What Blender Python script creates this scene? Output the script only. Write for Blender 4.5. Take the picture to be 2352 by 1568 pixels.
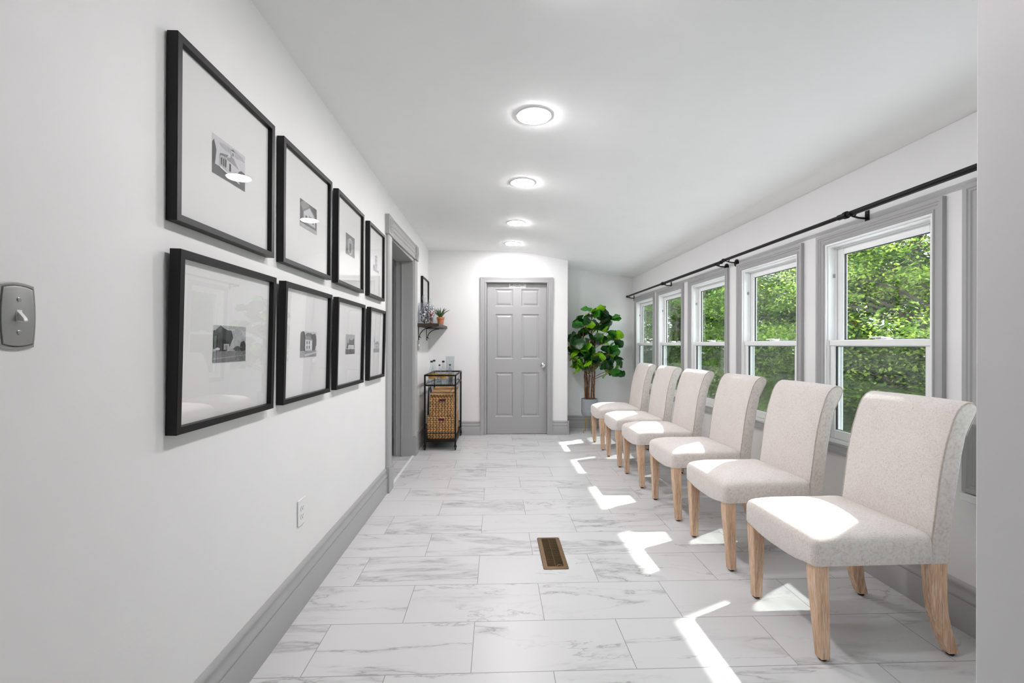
import bpy, math, random
from mathutils import Vector, Matrix
for o in list(bpy.data.objects): bpy.data.objects.remove(o)
S = bpy.context.scene
C = S.collection
PI = math.pi
# ---------------------------------------------------------------- camera
CAMH = 1.1865
cam = bpy.data.objects.new('camera', bpy.data.cameras.new('camera'))
cam.data.sensor_width = 36; cam.data.lens = 36*1039.7/2352
cam.data.shift_y = 7.7/2352
cam.data.clip_start = .02
cam.matrix_world = Matrix.Translation((0, 0, CAMH)) @ Matrix.Rotation(-.0368, 4, 'Z') @ Matrix.Rotation(PI/2, 4, 'X') @ Matrix.Rotation(.002, 4, 'Z')
C.objects.link(cam); S.camera = cam
# ---------------------------------------------------------------- light
S.view_settings.view_transform = 'Standard'; S.view_settings.look = 'None'
S.view_settings.gamma = 1; S.view_settings.use_curve_mapping = False
S.view_settings.exposure = 0.12
SKY = 4.6; LAMP = 178; SUN = 9.5
W = bpy.data.worlds.new('world'); S.world = W; W.use_nodes = True
nt = W.node_tree; bg = nt.nodes['Background']
tc = nt.nodes.new('ShaderNodeTexCoord'); sx = nt.nodes.new('ShaderNodeSeparateXYZ'); cr = nt.nodes.new('ShaderNodeValToRGB')
nt.links.new(tc.outputs['Generated'], sx.inputs[0]); nt.links.new(sx.outputs[2], cr.inputs[0])
cr.color_ramp.elements[0].position = 0; cr.color_ramp.elements[0].color = (.95, .97, 1, 1)
cr.color_ramp.elements[1].position = 1; cr.color_ramp.elements[1].color = (.75, .86, 1, 1)
nt.links.new(cr.outputs[0], bg.inputs[0]); bg.inputs[1].default_value = SKY
sun = bpy.data.objects.new('sun', bpy.data.lights.new('sun', 'SUN')); C.objects.link(sun)
sun.data.energy = SUN; sun.data.angle = math.radians(1.1); sun.data.color = (1, .98, .94)
sun.rotation_euler = Vector((1.255, .63, 1.715)).to_track_quat('Z', 'Y').to_euler()
sun.location = (10, 5, 14)

# ---------------------------------------------------------------- materials
MAT = {}
def newmat(name):
    m = bpy.data.materials.new(name); m.use_nodes = True; MAT[name] = m
    return m, m.node_tree.nodes, m.node_tree.links, m.node_tree.nodes['Principled BSDF']
def N(ns, t, **k):
    n = ns.new('ShaderNode'+t)
    for a, b in k.items(): setattr(n, a, b)
    return n
def plain(name, col, rough=.5, metal=0, var=.03, scale=6, bump=0, bscale=200, spec=.5, coord='Object', stretch=(1,1,1)):
    m, ns, ln, b = newmat(name)
    t = N(ns, 'TexCoord'); mp = N(ns, 'Mapping'); mp.inputs['Scale'].default_value = stretch
    ln.new(t.outputs[coord], mp.inputs[0])
    n = N(ns, 'TexNoise'); n.inputs['Scale'].default_value = scale; n.inputs['Detail'].default_value = 4
    ln.new(mp.outputs[0], n.inputs['Vector'])
    r = N(ns, 'ValToRGB'); r.color_ramp.elements[0].position = .3; r.color_ramp.elements[1].position = .7
    r.color_ramp.elements[0].color = [max(0, c*(1-var)) for c in col]+[1]
    r.color_ramp.elements[1].color = [min(1, c*(1+var)) for c in col]+[1]
    ln.new(n.outputs[0], r.inputs[0]); ln.new(r.outputs[0], b.inputs['Base Color'])
    b.inputs['Roughness'].default_value = rough; b.inputs['Metallic'].default_value = metal
    b.inputs['Specular IOR Level'].default_value = spec
    if bump:
        n2 = N(ns, 'TexNoise'); n2.inputs['Scale'].default_value = bscale; n2.inputs['Detail'].default_value = 3
        ln.new(mp.outputs[0], n2.inputs['Vector'])
        bp = N(ns, 'Bump'); bp.inputs['Strength'].default_value = bump; bp.inputs['Distance'].default_value = .002
        ln.new(n2.outputs[0], bp.inputs['Height']); ln.new(bp.outputs[0], b.inputs['Normal'])
    return m
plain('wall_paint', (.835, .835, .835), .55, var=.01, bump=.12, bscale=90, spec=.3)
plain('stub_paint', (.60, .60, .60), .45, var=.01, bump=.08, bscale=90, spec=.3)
plain('ceiling_paint', (.94, .94, .94), .7, var=.01, bump=.08, bscale=60, spec=.2)
plain('grey_trim', (.40, .40, .403), .42, var=.01)
plain('vinyl', (.86, .87, .87), .3, var=.01)
plain('black_frame', (.006, .0055, .0065), .4, var=.2, spec=.3)
plain('black_metal', (.005, .005, .005), .45, var=.2, spec=.25)
plain('black_plastic', (.01, .01, .01), .5, var=.2)
plain('mat_board', (.84, .84, .84), .8, var=.01, spec=.1)
plain('white_plastic', (.82, .82, .82), .35, var=.01)
plain('slot_dark', (.03, .03, .03), .6)
plain('nickel', (.36, .36, .36), .38, .85, var=.04)
plain('chrome', (.75, .75, .76), .12, 1, var=.02)
plain('bronze', (.17, .105, .05), .42, .6, var=.12, scale=30)
plain('duct_dark', (.012, .009, .007), .8)
plain('brass', (.62, .45, .2), .28, 1, var=.05)
plain('pot_grey', (.33, .36, .39), .5, var=.04)
plain('soil', (.05, .03, .02), .9, var=.5, scale=60)
plain('terracotta', (.52, .2, .085), .7, var=.12, scale=40)
plain('aloe', (.045, .1, .03), .45, var=.35, scale=50)
plain('dark_wood', (.045, .022, .014), .5, var=.5, scale=14, stretch=(3, 1, 12))
plain('gold_label', (.5, .31, .07), .45, .2, var=.15, scale=60)
plain('liner', (.09, .012, .035), .8)
plain('sign_white', (.85, .85, .85), .4, var=.01)
plain('ink', (.01, .01, .01), .5)
plain('candy_red', (.55, .02, .04), .35, var=.2)
plain('candy_white', (.85, .83, .82), .35, var=.04)
plain('candy_dark', (.06, .02, .03), .4, var=.5, scale=60)
plain('candy_blue', (.02, .09, .22), .4, var=.3, scale=60)
plain('bounce_pale', (.86, .85, .85), .85, var=.1, scale=3, bump=.3, bscale=40)  # pale surface for the added bounce slab outside
plain('siding', (.75, .76, .78), .6, var=.03)
plain('leaf_dark', (.008, .055, .008), .3, var=.5, scale=9)
plain('leaf_mid', (.03, .19, .012), .32, var=.4, scale=9)
plain('leaf_lime', (.22, .5, .012), .35, var=.3, scale=9)
plain('stem_bark', (.17, .08, .04), .8, var=.5, scale=40, bump=.6, bscale=90)
plain('tree_bark', (.06, .045, .035), .9, var=.4, scale=10, bump=.5, bscale=30)
for i, g in enumerate((.015, .05, .11, .2, .32, .46, .62, .8)):
    plain('print_%d' % i, (g, g, g*1.04), .6, var=.18 if i < 6 else .05, scale=120, spec=.2)

def leafmat(name, c0, c1, tr=.45):
    m, ns, ln, b = newmat(name)
    g = N(ns, 'NewGeometry'); r = N(ns, 'ValToRGB')
    r.color_ramp.elements[0].color = (*c0, 1); r.color_ramp.elements[1].color = (*c1, 1)
    ln.new(g.outputs['Random Per Island'], r.inputs[0]); ln.new(r.outputs[0], b.inputs['Base Color'])
    b.inputs['Roughness'].default_value = .55; b.inputs['Specular IOR Level'].default_value = .25
    t = N(ns, 'BsdfTranslucent'); ln.new(r.outputs[0], t.inputs[0])
    mx = N(ns, 'MixShader'); mx.inputs[0].default_value = tr
    ln.new(b.outputs[0], mx.inputs[1]); ln.new(t.outputs[0], mx.inputs[2])
    ln.new(mx.outputs[0], ns['Material Output'].inputs[0])
leafmat('foliage_bright', (.05, .15, .014), (.44, .54, .09))
leafmat('foliage_mid', (.03, .10, .012), (.27, .40, .05))
leafmat('foliage_deep', (.018, .06, .014), (.13, .28, .035))
m, ns, ln, b = newmat('lawn')
t = N(ns, 'TexCoord'); n = N(ns, 'TexNoise'); n.inputs['Scale'].default_value = 3; n.inputs['Detail'].default_value = 8
ln.new(t.outputs['Object'], n.inputs['Vector']); r = N(ns, 'ValToRGB')
r.color_ramp.elements[0].position = .35; r.color_ramp.elements[1].position = .65
r.color_ramp.elements[0].color = (.05, .14, .02, 1); r.color_ramp.elements[1].color = (.2, .36, .06, 1)
ln.new(n.outputs[0], r.inputs[0]); ln.new(r.outputs[0], b.inputs['Base Color']); b.inputs['Roughness'].default_value = .9

def glass(name, tint, ior=1.5, rough=0.0):
    m, ns, ln, b = newmat(name); ns.remove(b)
    tr = N(ns, 'BsdfTransparent'); tr.inputs[0].default_value = (*tint, 1)
    gl = N(ns, 'BsdfGlossy'); gl.inputs['Roughness'].default_value = rough
    nz = N(ns, 'TexNoise'); nz.inputs['Scale'].default_value = 1.5
    t = N(ns, 'TexCoord'); ln.new(t.outputs['Object'], nz.inputs['Vector'])
    bp = N(ns, 'Bump'); bp.inputs['Strength'].default_value = .02; bp.inputs['Distance'].default_value = .01
    ln.new(nz.outputs[0], bp.inputs['Height'])
    fr = N(ns, 'Fresnel'); g = N(ns, 'NewGeometry'); q = N(ns, 'Math', operation='MULTIPLY_ADD')
    ln.new(g.outputs['Backfacing'], q.inputs[0]); q.inputs[1].default_value = 1/ior-ior; q.inputs[2].default_value = ior; ln.new(q.outputs[0], fr.inputs[0])
    if name == 'window_glass':
        df = N(ns, 'BsdfDiffuse'); dn = N(ns, 'TexNoise'); dn.inputs['Scale'].default_value = 5; dn.inputs['Detail'].default_value = 9; dn.inputs['Roughness'].default_value = .75
        ln.new(t.outputs['Object'], dn.inputs['Vector']); mr = N(ns, 'MapRange')
        for k_, v_ in enumerate((.45, .8, .0, .07)): mr.inputs[k_+1].default_value = v_
        ln.new(dn.outputs[0], mr.inputs[0]); m0 = N(ns, 'MixShader'); ln.new(mr.outputs[0], m0.inputs[0]); ln.new(tr.outputs[0], m0.inputs[1]); ln.new(df.outputs[0], m0.inputs[2]); tr = m0
    mx = N(ns, 'MixShader')
    ln.new(fr.outputs[0], mx.inputs[0]); ln.new(tr.outputs[0], mx.inputs[1]); ln.new(gl.outputs[0], mx.inputs[2])
    ln.new(mx.outputs[0], ns['Material Output'].inputs[0])
    return m
glass('window_glass', (.93, .965, .955))
glass('picture_glass', (.99, .99, .99))
glass('clear_glass', (.93, .95, .96), 1.6, .02)
m, ns, ln, b = newmat('screen_mesh')
tr = N(ns, 'BsdfTransparent'); mx = N(ns, 'MixShader'); b.inputs['Base Color'].default_value = (.03, .03, .03, 1)
nz = N(ns, 'TexNoise'); nz.inputs['Scale'].default_value = 260; t = N(ns, 'TexCoord'); ln.new(t.outputs['Object'], nz.inputs['Vector'])
mr = N(ns, 'MapRange'); mr.inputs[1].default_value = .35; mr.inputs[2].default_value = .65; mr.inputs[3].default_value = .22; mr.inputs[4].default_value = .46
ln.new(nz.outputs[0], mr.inputs[0]); ln.new(mr.outputs[0], mx.inputs[0])
ln.new(tr.outputs[0], mx.inputs[1]); ln.new(b.outputs[0], mx.inputs[2]); ln.new(mx.outputs[0], ns['Material Output'].inputs[0])
m, ns, ln, b = newmat('lamp_disc')
ns.remove(b); e = N(ns, 'Emission'); e.inputs[1].default_value = LAMP; e.inputs[0].default_value = (1, .962, .975, 1)
ln.new(e.outputs[0], ns['Material Output'].inputs[0])

# marble tile floor
m, ns, ln, b = newmat('marble_tile')
def M(op, a, bb=None, c=None):
    n = N(ns, 'Math', operation=op)
    for i, v in enumerate((a, bb, c)):
        if v is None: continue
        if hasattr(v, 'links'): ln.new(v, n.inputs[i])
        else: n.inputs[i].default_value = v
    return n.outputs[0]
t = N(ns, 'TexCoord'); s = N(ns, 'SeparateXYZ'); ln.new(t.outputs['Object'], s.inputs[0])
v = M('DIVIDE', M('SUBTRACT', s.outputs[1], 1.6408), .304)
row = M('FLOOR', v); odd = M('FLOORED_MODULO', row, 2.0)
u = M('DIVIDE', M('SUBTRACT', s.outputs[0], M('MULTIPLY_ADD', odd, .3, -.086)), .607)
col = M('FLOOR', u)
fu, fv = M('FRACT', u), M('FRACT', v)
du = M('MULTIPLY', M('MINIMUM', fu, M('SUBTRACT', 1.0, fu)), .607)
dv = M('MULTIPLY', M('MINIMUM', fv, M('SUBTRACT', 1.0, fv)), .304)
d = M('MINIMUM', du, dv)
grout = M('LESS_THAN', d, .0016)
cv = N(ns, 'CombineXYZ'); ln.new(row, cv.inputs[0]); ln.new(col, cv.inputs[1])
wn = N(ns, 'TexWhiteNoise'); ln.new(cv.outputs[0], wn.inputs['Vector'])
off = N(ns, 'VectorMath', operation='MULTIPLY_ADD'); ln.new(wn.outputs['Color'], off.inputs[0])
off.inputs[1].default_value = (37, 53, 11)
rot = N(ns, 'Mapping'); rot.inputs['Rotation'].default_value = (0, 0, .55); rot.inputs['Scale'].default_value = (.42, 1.75, 1)
ln.new(t.outputs['Object'], rot.inputs[0]); ln.new(rot.outputs[0], off.inputs[2])
n1 = N(ns, 'TexNoise'); n1.inputs['Scale'].default_value = 2.3; n1.inputs['Detail'].default_value = 7; n1.inputs['Roughness'].default_value = .62; n1.inputs['Distortion'].default_value = .35
n2 = N(ns, 'TexNoise'); n2.inputs['Scale'].default_value = 4.2; n2.inputs['Detail'].default_value = 3
n3 = N(ns, 'TexNoise'); n3.inputs['Scale'].default_value = 1.7; n3.inputs['Detail'].default_value = 3
for n in (n1, n2, n3): ln.new(off.outputs[0], n.inputs['Vector'])
def smooth(x, a, bb, c, dd):
    r = N(ns, 'MapRange', interpolation_type='SMOOTHSTEP')
    ln.new(x, r.inputs[0])
    for i, q in enumerate((a, bb, c, dd)): r.inputs[i+1].default_value = q
    return r.outputs[0]
ab = M('ABSOLUTE', M('SUBTRACT', n1.outputs[0], .5))
thin = smooth(ab, 0, .012, 1, 0); wide = smooth(ab, 0, .06, 1, 0)
msk = smooth(n2.outputs[0], .42, .62, 0, 1); msk2 = smooth(n3.outputs[0], .45, .62, 0, 1)
vein = M('MINIMUM', M('ADD', M('MULTIPLY', M('MULTIPLY', thin, M('MULTIPLY_ADD', msk, .8, .15)), .75), M('MULTIPLY', M('MULTIPLY', wide, msk2), .42)), 1.0)
mixc = N(ns, 'MixRGB'); ln.new(vein, mixc.inputs[0]); mixc.inputs[1].default_value = (.64, .64, .64, 1); mixc.inputs[2].default_value = (.33, .33, .33, 1)
mg = N(ns, 'MixRGB'); ln.new(grout, mg.inputs[0]); ln.new(mixc.outputs[0], mg.inputs[1]); mg.inputs[2].default_value = (.30, .30, .30, 1)
ln.new(mg.outputs[0], b.inputs['Base Color']); b.inputs['Roughness'].default_value = .33; b.inputs['Specular IOR Level'].default_value = .4
bp = N(ns, 'Bump'); bp.inputs['Strength'].default_value = .5; bp.inputs['Distance'].default_value = .001; bp.invert = True
ln.new(grout, bp.inputs['Height']); ln.new(bp.outputs[0], b.inputs['Normal'])

# linen
m, ns, ln, b = newmat('linen')
t = N(ns, 'TexCoord')
def nz(scale, st, det=2):
    mp = N(ns, 'Mapping'); mp.inputs['Scale'].default_value = st; ln.new(t.outputs['Object'], mp.inputs[0])
    n = N(ns, 'TexNoise'); n.inputs['Scale'].default_value = scale; n.inputs['Detail'].default_value = det
    ln.new(mp.outputs[0], n.inputs['Vector']); return n.outputs[0]
a1 = nz(90, (6, 1, 6)); a2 = nz(90, (1, 6, 1)); a3 = nz(14, (1, 1, 1), 5)
w = M('ADD', M('MULTIPLY', M('ADD', a1, a2), .5), M('MULTIPLY', a3, .12))
r = N(ns, 'ValToRGB'); ln.new(w, r.inputs[0])
r.color_ramp.elements[0].position = .40; r.color_ramp.elements[0].color = (.56, .495, .465, 1)
r.color_ramp.elements[1].position = .66; r.color_ramp.elements[1].color = (.77, .72, .685, 1)
e2 = r.color_ramp.elements.new(.53); e2.color = (.71, .65, .615, 1)
ln.new(r.outputs[0], b.inputs['Base Color']); b.inputs['Roughness'].default_value = .9; b.inputs['Specular IOR Level'].default_value = .15
b.inputs['Sheen Weight'].default_value = .25
bp = N(ns, 'Bump'); bp.inputs['Strength'].default_value = .25; bp.inputs['Distance'].default_value = .0015
ln.new(M('ADD', a1, a2), bp.inputs['Height']); ln.new(bp.outputs[0], b.inputs['Normal'])
plain('piping_cloth', (.50, .44, .39), .9, var=.15, scale=80)

# whitewashed oak
m, ns, ln, b = newmat('washed_oak'); t = N(ns, 'TexCoord')
a1 = nz(22, (4, 4, .35), 5); a2 = nz(60, (4, 4, .3), 3)
r = N(ns, 'ValToRGB'); ln.new(a1, r.inputs[0])
r.color_ramp.elements[0].position = .32; r.color_ramp.elements[0].color = (.52, .31, .18, 1)
r.color_ramp.elements[1].position = .68; r.color_ramp.elements[1].color = (.80, .55, .37, 1)
r2 = N(ns, 'ValToRGB'); ln.new(a2, r2.inputs[0]); r2.color_ramp.elements[0].position = .52; r2.color_ramp.elements[1].position = .64
mx = N(ns, 'MixRGB'); mf = M('MULTIPLY', r2.outputs[0], .55); ln.new(mf, mx.inputs[0]); ln.new(r.outputs[0], mx.inputs[1]); mx.inputs[2].default_value = (.84, .73, .64, 1)
ln.new(mx.outputs[0], b.inputs['Base Color']); b.inputs['Roughness'].default_value = .55
bp = N(ns, 'Bump'); bp.inputs['Strength'].default_value = .3; bp.inputs['Distance'].default_value = .001
ln.new(a2, bp.inputs['Height']); ln.new(bp.outputs[0], b.inputs['Normal'])

# wicker weave
m, ns, ln, b = newmat('wicker'); t = N(ns, 'TexCoord')
sp = N(ns, 'SeparateXYZ'); ln.new(t.outputs['Object'], sp.inputs[0])
h = M('ADD', sp.outputs[0], sp.outputs[1])
rw = M('DIVIDE', sp.outputs[2], .021); ro = M('FLOORED_MODULO', M('FLOOR', rw), 2.0)
cu = M('ADD', M('DIVIDE', h, .034), M('MULTIPLY', ro, .5))
sl = M('ADD', cu, M('MULTIPLY', M('FRACT', rw), M('MULTIPLY_ADD', ro, .8, -.4)))
ridge = M('MULTIPLY', M('SINE', M('MULTIPLY', M('FRACT', sl), PI)), M('SINE', M('MULTIPLY', M('FRACT', rw), PI)))
cn = N(ns, 'CombineXYZ'); ln.new(M('FLOOR', sl), cn.inputs[0]); ln.new(M('FLOOR', rw), cn.inputs[1])
wn = N(ns, 'TexWhiteNoise'); ln.new(cn.outputs[0], wn.inputs['Vector'])
r = N(ns, 'ValToRGB'); ln.new(ridge, r.inputs[0])
r.color_ramp.elements[0].position = .05; r.color_ramp.elements[0].color = (.10, .038, .012, 1)
r.color_ramp.elements[1].position = .6; r.color_ramp.elements[1].color = (.90, .52, .21, 1)
mx = N(ns, 'MixRGB', blend_type='MULTIPLY'); mx.inputs[0].default_value = .4
ln.new(r.outputs[0], mx.inputs[1]); ln.new(wn.outputs['Value'], mx.inputs[2])
ln.new(mx.outputs[0], b.inputs['Base Color']); b.inputs['Roughness'].default_value = .75
bp = N(ns, 'Bump'); bp.inputs['Strength'].default_value = .8; bp.inputs['Distance'].default_value = .006
ln.new(ridge, bp.inputs['Height']); ln.new(bp.outputs[0], b.inputs['Normal'])

# ---------------------------------------------------------------- mesh helpers
def worldloc(o):
    p = Vector((0, 0, 0))
    while o: p += o.location; o = o.parent
    return p
class MB:
    def __init__(s): s.v = []; s.f = []; s.m = []
    def add(s, vs, fs, mi=0):
        k = len(s.v); s.v += [tuple(q) for q in vs]; s.f += [tuple(i+k for i in f) for f in fs]; s.m += [mi]*len(fs); return s
    def box(s, x0, x1, y0, y1, z0, z1, mi=0):
        x0, x1 = sorted((x0, x1)); y0, y1 = sorted((y0, y1)); z0, z1 = sorted((z0, z1))
        return s.add([(x0,y0,z0),(x1,y0,z0),(x1,y1,z0),(x0,y1,z0),(x0,y0,z1),(x1,y0,z1),(x1,y1,z1),(x0,y1,z1)],
                     [(0,3,2,1),(4,5,6,7),(0,1,5,4),(1,2,6,5),(2,3,7,6),(3,0,4,7)], mi)
    def loft(s, rings, cap=True, mi=0, closed=True):
        n = len(rings[0]); vs = [p for r in rings for p in r]; fs = []
        for i in range(len(rings)-1):
            for j in range(n if closed else n-1):
                k = (j+1) % n; fs.append((i*n+j, i*n+k, (i+1)*n+k, (i+1)*n+j))
        if cap: fs += [tuple(range(n))[::-1], tuple(range((len(rings)-1)*n, len(rings)*n))]
        return s.add(vs, fs, mi)
    def tube(s, pts, r, n=10, mi=0, cap=True):
        pts = [Vector(p) for p in pts]; rings = []; up = None
        for i, p in enumerate(pts):
            d = (pts[min(i+1, len(pts)-1)]-pts[max(i-1, 0)]).normalized()
            if up is None: up = d.orthogonal().normalized()
            up = (up-d*up.dot(d)).normalized(); w = d.cross(up)
            rr = r[i] if isinstance(r, (list, tuple)) else r
            rings.append([p+up*rr*math.cos(a)+w*rr*math.sin(a) for a in [2*PI*k/n for k in range(n)]])
        return s.loft(rings, cap, mi)
    def lathe(s, cx, cy, prof, n=24, mi=0, cap=True):
        return s.loft([[(cx+r*math.cos(2*PI*k/n), cy+r*math.sin(2*PI*k/n), z) for k in range(n)] for r, z in prof], cap, mi)
    def prism(s, poly, axis, a, b, mi=0):
        # poly of 2D points in the two other axes
        def P(p, t):
            return {'X': (t, p[0], p[1]), 'Y': (p[0], t, p[1]), 'Z': (p[0], p[1], t)}[axis]
        return s.loft([[P(p, a) for p in poly], [P(p, b) for p in poly]], True, mi)
    def casing(s, plane, base, sgn, u0, u1, v0, v1, prof, sides='LTRB', mi=0):
        """mitred moulding round rect (u0..u1, v0..v1); prof = (outward, protrusion); plane 'X' (u=Y) or 'Y' (u=X); v = Z"""
        def P(u, v, d): return (base+sgn*d, u, v) if plane == 'X' else (u, base+sgn*d, v)
        cor = [((u0, v0), (-1, -1)), ((u0, v1), (-1, 1)), ((u1, v1), (1, 1)), ((u1, v0), (1, -1))]
        if 'B' not in sides: cor = [((u0, v0), (-1, 0)), ((u0, v1), (-1, 1)), ((u1, v1), (1, 1)), ((u1, v0), (1, 0))]
        pr = [(prof[0][0], 0)]+list(prof)+[(prof[-1][0], 0)]
        rings = [[P(c[0]+e[0]*o, c[1]+e[1]*o, d) for o, d in pr] for c, e in cor]
        if 'B' in sides:
            rings.append(rings[0]); return s.loft(rings, False, mi)
        return s.loft(rings, True, mi)
    def build(s, name, mats, parent=None, bevel=0, smooth=30, seg=2, sub=0):
        me = bpy.data.meshes.new(name); me.from_pydata([], [], [])
        if parent is not None: off = worldloc(parent)
        else:
            xs, ys, zs = zip(*s.v); off = Vector(((min(xs)+max(xs))/2, (min(ys)+max(ys))/2, min(zs)))
        me.from_pydata([(x-off.x, y-off.y, z-off.z) for x, y, z in s.v], [], s.f)
        if isinstance(mats, str): mats = [mats]
        for q in mats: me.materials.append(MAT[q])
        me.polygons.foreach_set('material_index', s.m)
        import bmesh
        bm = bmesh.new(); bm.from_mesh(me); bmesh.ops.recalc_face_normals(bm, faces=bm.faces); bm.to_mesh(me); bm.free()
        if smooth:
            me.polygons.foreach_set('use_smooth', [True]*len(me.polygons)); me.set_sharp_from_angle(angle=math.radians(smooth))
        o = bpy.data.objects.new(name, me); C.objects.link(o)
        if parent is not None: o.parent = parent
        else: o.location = off
        if bevel:
            b = o.modifiers.new('bevel', 'BEVEL'); b.width = bevel; b.segments = seg; b.limit_method = 'ANGLE'; b.angle_limit = math.radians(40)
            if smooth: b.harden_normals = True
        if sub:
            b = o.modifiers.new('sub', 'SUBSURF'); b.levels = sub; b.render_levels = sub
        return o
def tag(o, label, cat, group=None, kind=None):
    o['label'] = label; o['category'] = cat
    if group: o['group'] = group
    if kind: o['kind'] = kind
    return o
def thing(name, loc, label, cat, group=None):
    o = bpy.data.objects.new(name, None); C.objects.link(o); o.location = loc; o.empty_display_size = .05
    return tag(o, label, cat, group)
def struct(o): o['kind'] = 'structure'; return o
def sempty(name, loc):
    o = bpy.data.objects.new(name, None); C.objects.link(o); o.location = loc; o.empty_display_size = .05
    return struct(o)
def copy_tree(o, parent=None):
    c = o.copy(); C.objects.link(c); c.parent = parent
    for ch in [x for x in bpy.data.objects if x.parent == o and x != c]: copy_tree(ch, c)
    return c

# ---------------------------------------------------------------- room shell
XL, XR, YB, YN = -.878, 1.96, 5.96, 6.42       # left wall, window wall, back wall, niche wall
JX = .955; YR = -2.7                            # jog corner, rear wall
mb = MB(); mb.box(-3.2, XR+.14, YR-.1, 7.2, -.12, 0)
fl = struct(mb.build('floor', 'marble_tile', smooth=0))
fl.data.transform(Matrix.Translation(fl.location)); fl.location = (0, 0, 0)
prof = [(XL, 2.42), (-.2, 2.42), (.31, 2.413), (.5, 2.388), (.7, 2.352), (.953, 2.302), (1.3, 2.244), (1.6, 2.199), (1.775, 2.171), (1.79, 2.1725), (1.81, 2.173), (1.84, 2.168), (1.88, 2.157), (1.92, 2.147), (XR+.14, 2.13)]
mb = MB()
poly = [(XL-.2, 2.42)]+prof+[(XR+.14, 2.7), (XL-.2, 2.7)]
mb.prism(poly, 'Y', YR-.1, YN+.1)
struct(mb.build('ceiling', 'ceiling_paint', smooth=25))
WT = .18
OY0, OY1, OZ = 3.79, 4.87, 2.09                 # left opening
mb = MB()
mb.box(XL-WT, XL, YR, OY0, 0, 2.45); mb.box(XL-WT, XL, OY1, YB+.12, 0, 2.45); mb.box(XL-WT, XL, OY0, OY1, OZ, 2.45)
struct(mb.build('wall_left', 'wall_paint', smooth=0))
DX0, DX1, DZ = -.125, .703, 2.012               # back door opening
mb = MB()
mb.box(XL, DX0, YB, YB+.12, 0, 2.45); mb.box(DX1, JX, YB, YB+.12, 0, 2.45); mb.box(DX0, DX1, YB, YB+.12, DZ, 2.45)
mb.box(JX-.12, JX, YB+.12, YN, 0, 2.45)
struct(mb.build('wall_back', 'wall_paint', smooth=0))
mb = MB(); mb.box(JX-.12, XR+.14, YN, YN+.12, 0, 2.45)
struct(mb.build('wall_niche', 'wall_paint', smooth=0))
mb = MB(); mb.box(DX0-.3, DX1+.2, YB+.3, YB+.34, 0, 2.3)
struct(mb.build('wall_behind_door', 'wall_paint', smooth=0))
WC = [1.425, 2.2865, 3.195, 4.1155, 5.024, 5.883]
HW, Z0, Z1 = .337, .622, 1.786
mb = MB(); ys = YR
for c in WC+[None]:
    e = c-HW if c else YN
    mb.box(XR, XR+.085, ys, e, -.4, 2.45)
    if c:
        mb.box(XR, XR+.085, c-HW, c+HW, -.4, Z0); mb.box(XR, XR+.085, c-HW, c+HW, Z1, 2.45); ys = c+HW
struct(mb.build('wall_right', 'wall_paint', smooth=0))
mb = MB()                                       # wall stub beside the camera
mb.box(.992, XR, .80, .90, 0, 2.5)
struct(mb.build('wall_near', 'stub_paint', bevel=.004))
mb = MB(); mb.box(XL-WT, XR+.105, YR-.12, YR, 0, 2.6)
struct(mb.build('wall_rear', 'wall_paint', smooth=0))
# side room seen through the opening
mb = MB(); sx0 = -2.9
mb.box(sx0-.1, sx0, 2.9, 5.9, 0, 2.5); mb.box(sx0, XL-WT, 2.8, 2.9, 0, 2.5); mb.box(sx0, XL-WT, 5.8, 5.9, 0, 2.5); mb.box(sx0-.1, XL-WT, 2.8, 5.9, 2.42, 2.5)
struct(mb.build('wall_side_room', 'wall_paint', smooth=0))
# baseboards
BP = [(0, 0), (.018, 0), (.018, .118), (.014, .126), (.018, .132), (.020, .138), (.018, .145), (.012, .156), (.011, .172), (.014, .180), (.014, .186), (.008, .194), (.003, .20), (0, .20)]
def bboard(name, runs, top=.2):
    mb = MB(); k = top/.2
    for ax, base, sg, a, b in runs:
        pl = [(base+sg*d, z*k) for d, z in BP]
        if ax == 'Y': mb.prism(pl, 'Y', a, b)
        else: mb.loft([[(t, p[0], p[1]) for p in pl] for t in (a, b)])
    return struct(mb.build(name, 'grey_trim', smooth=40))
bboard('baseboard_left', [('Y', XL, 1, YR, OY0-.145), ('Y', XL, 1, OY1+.13, YB)])
bboard('baseboard_back', [('X', YB, -1, XL+.018, DX0-.07), ('X', YB, -1, DX1+.045, JX+.02), ('Y', JX, 1, YB-.02, YN)], .187)
bboard('baseboard_niche', [('X', YN, -1, JX+.018, XR)], .182)
bboard('baseboard_right', [('Y', XR, -1, .9, YN-.018)])
bboard('baseboard_side_room', [('Y', XL-WT, -1, 2.9, OY0-.1), ('Y', XL-WT, -1, OY1+.1, 5.8), ('Y', sx0, 1, 2.9, 5.8)])

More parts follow.
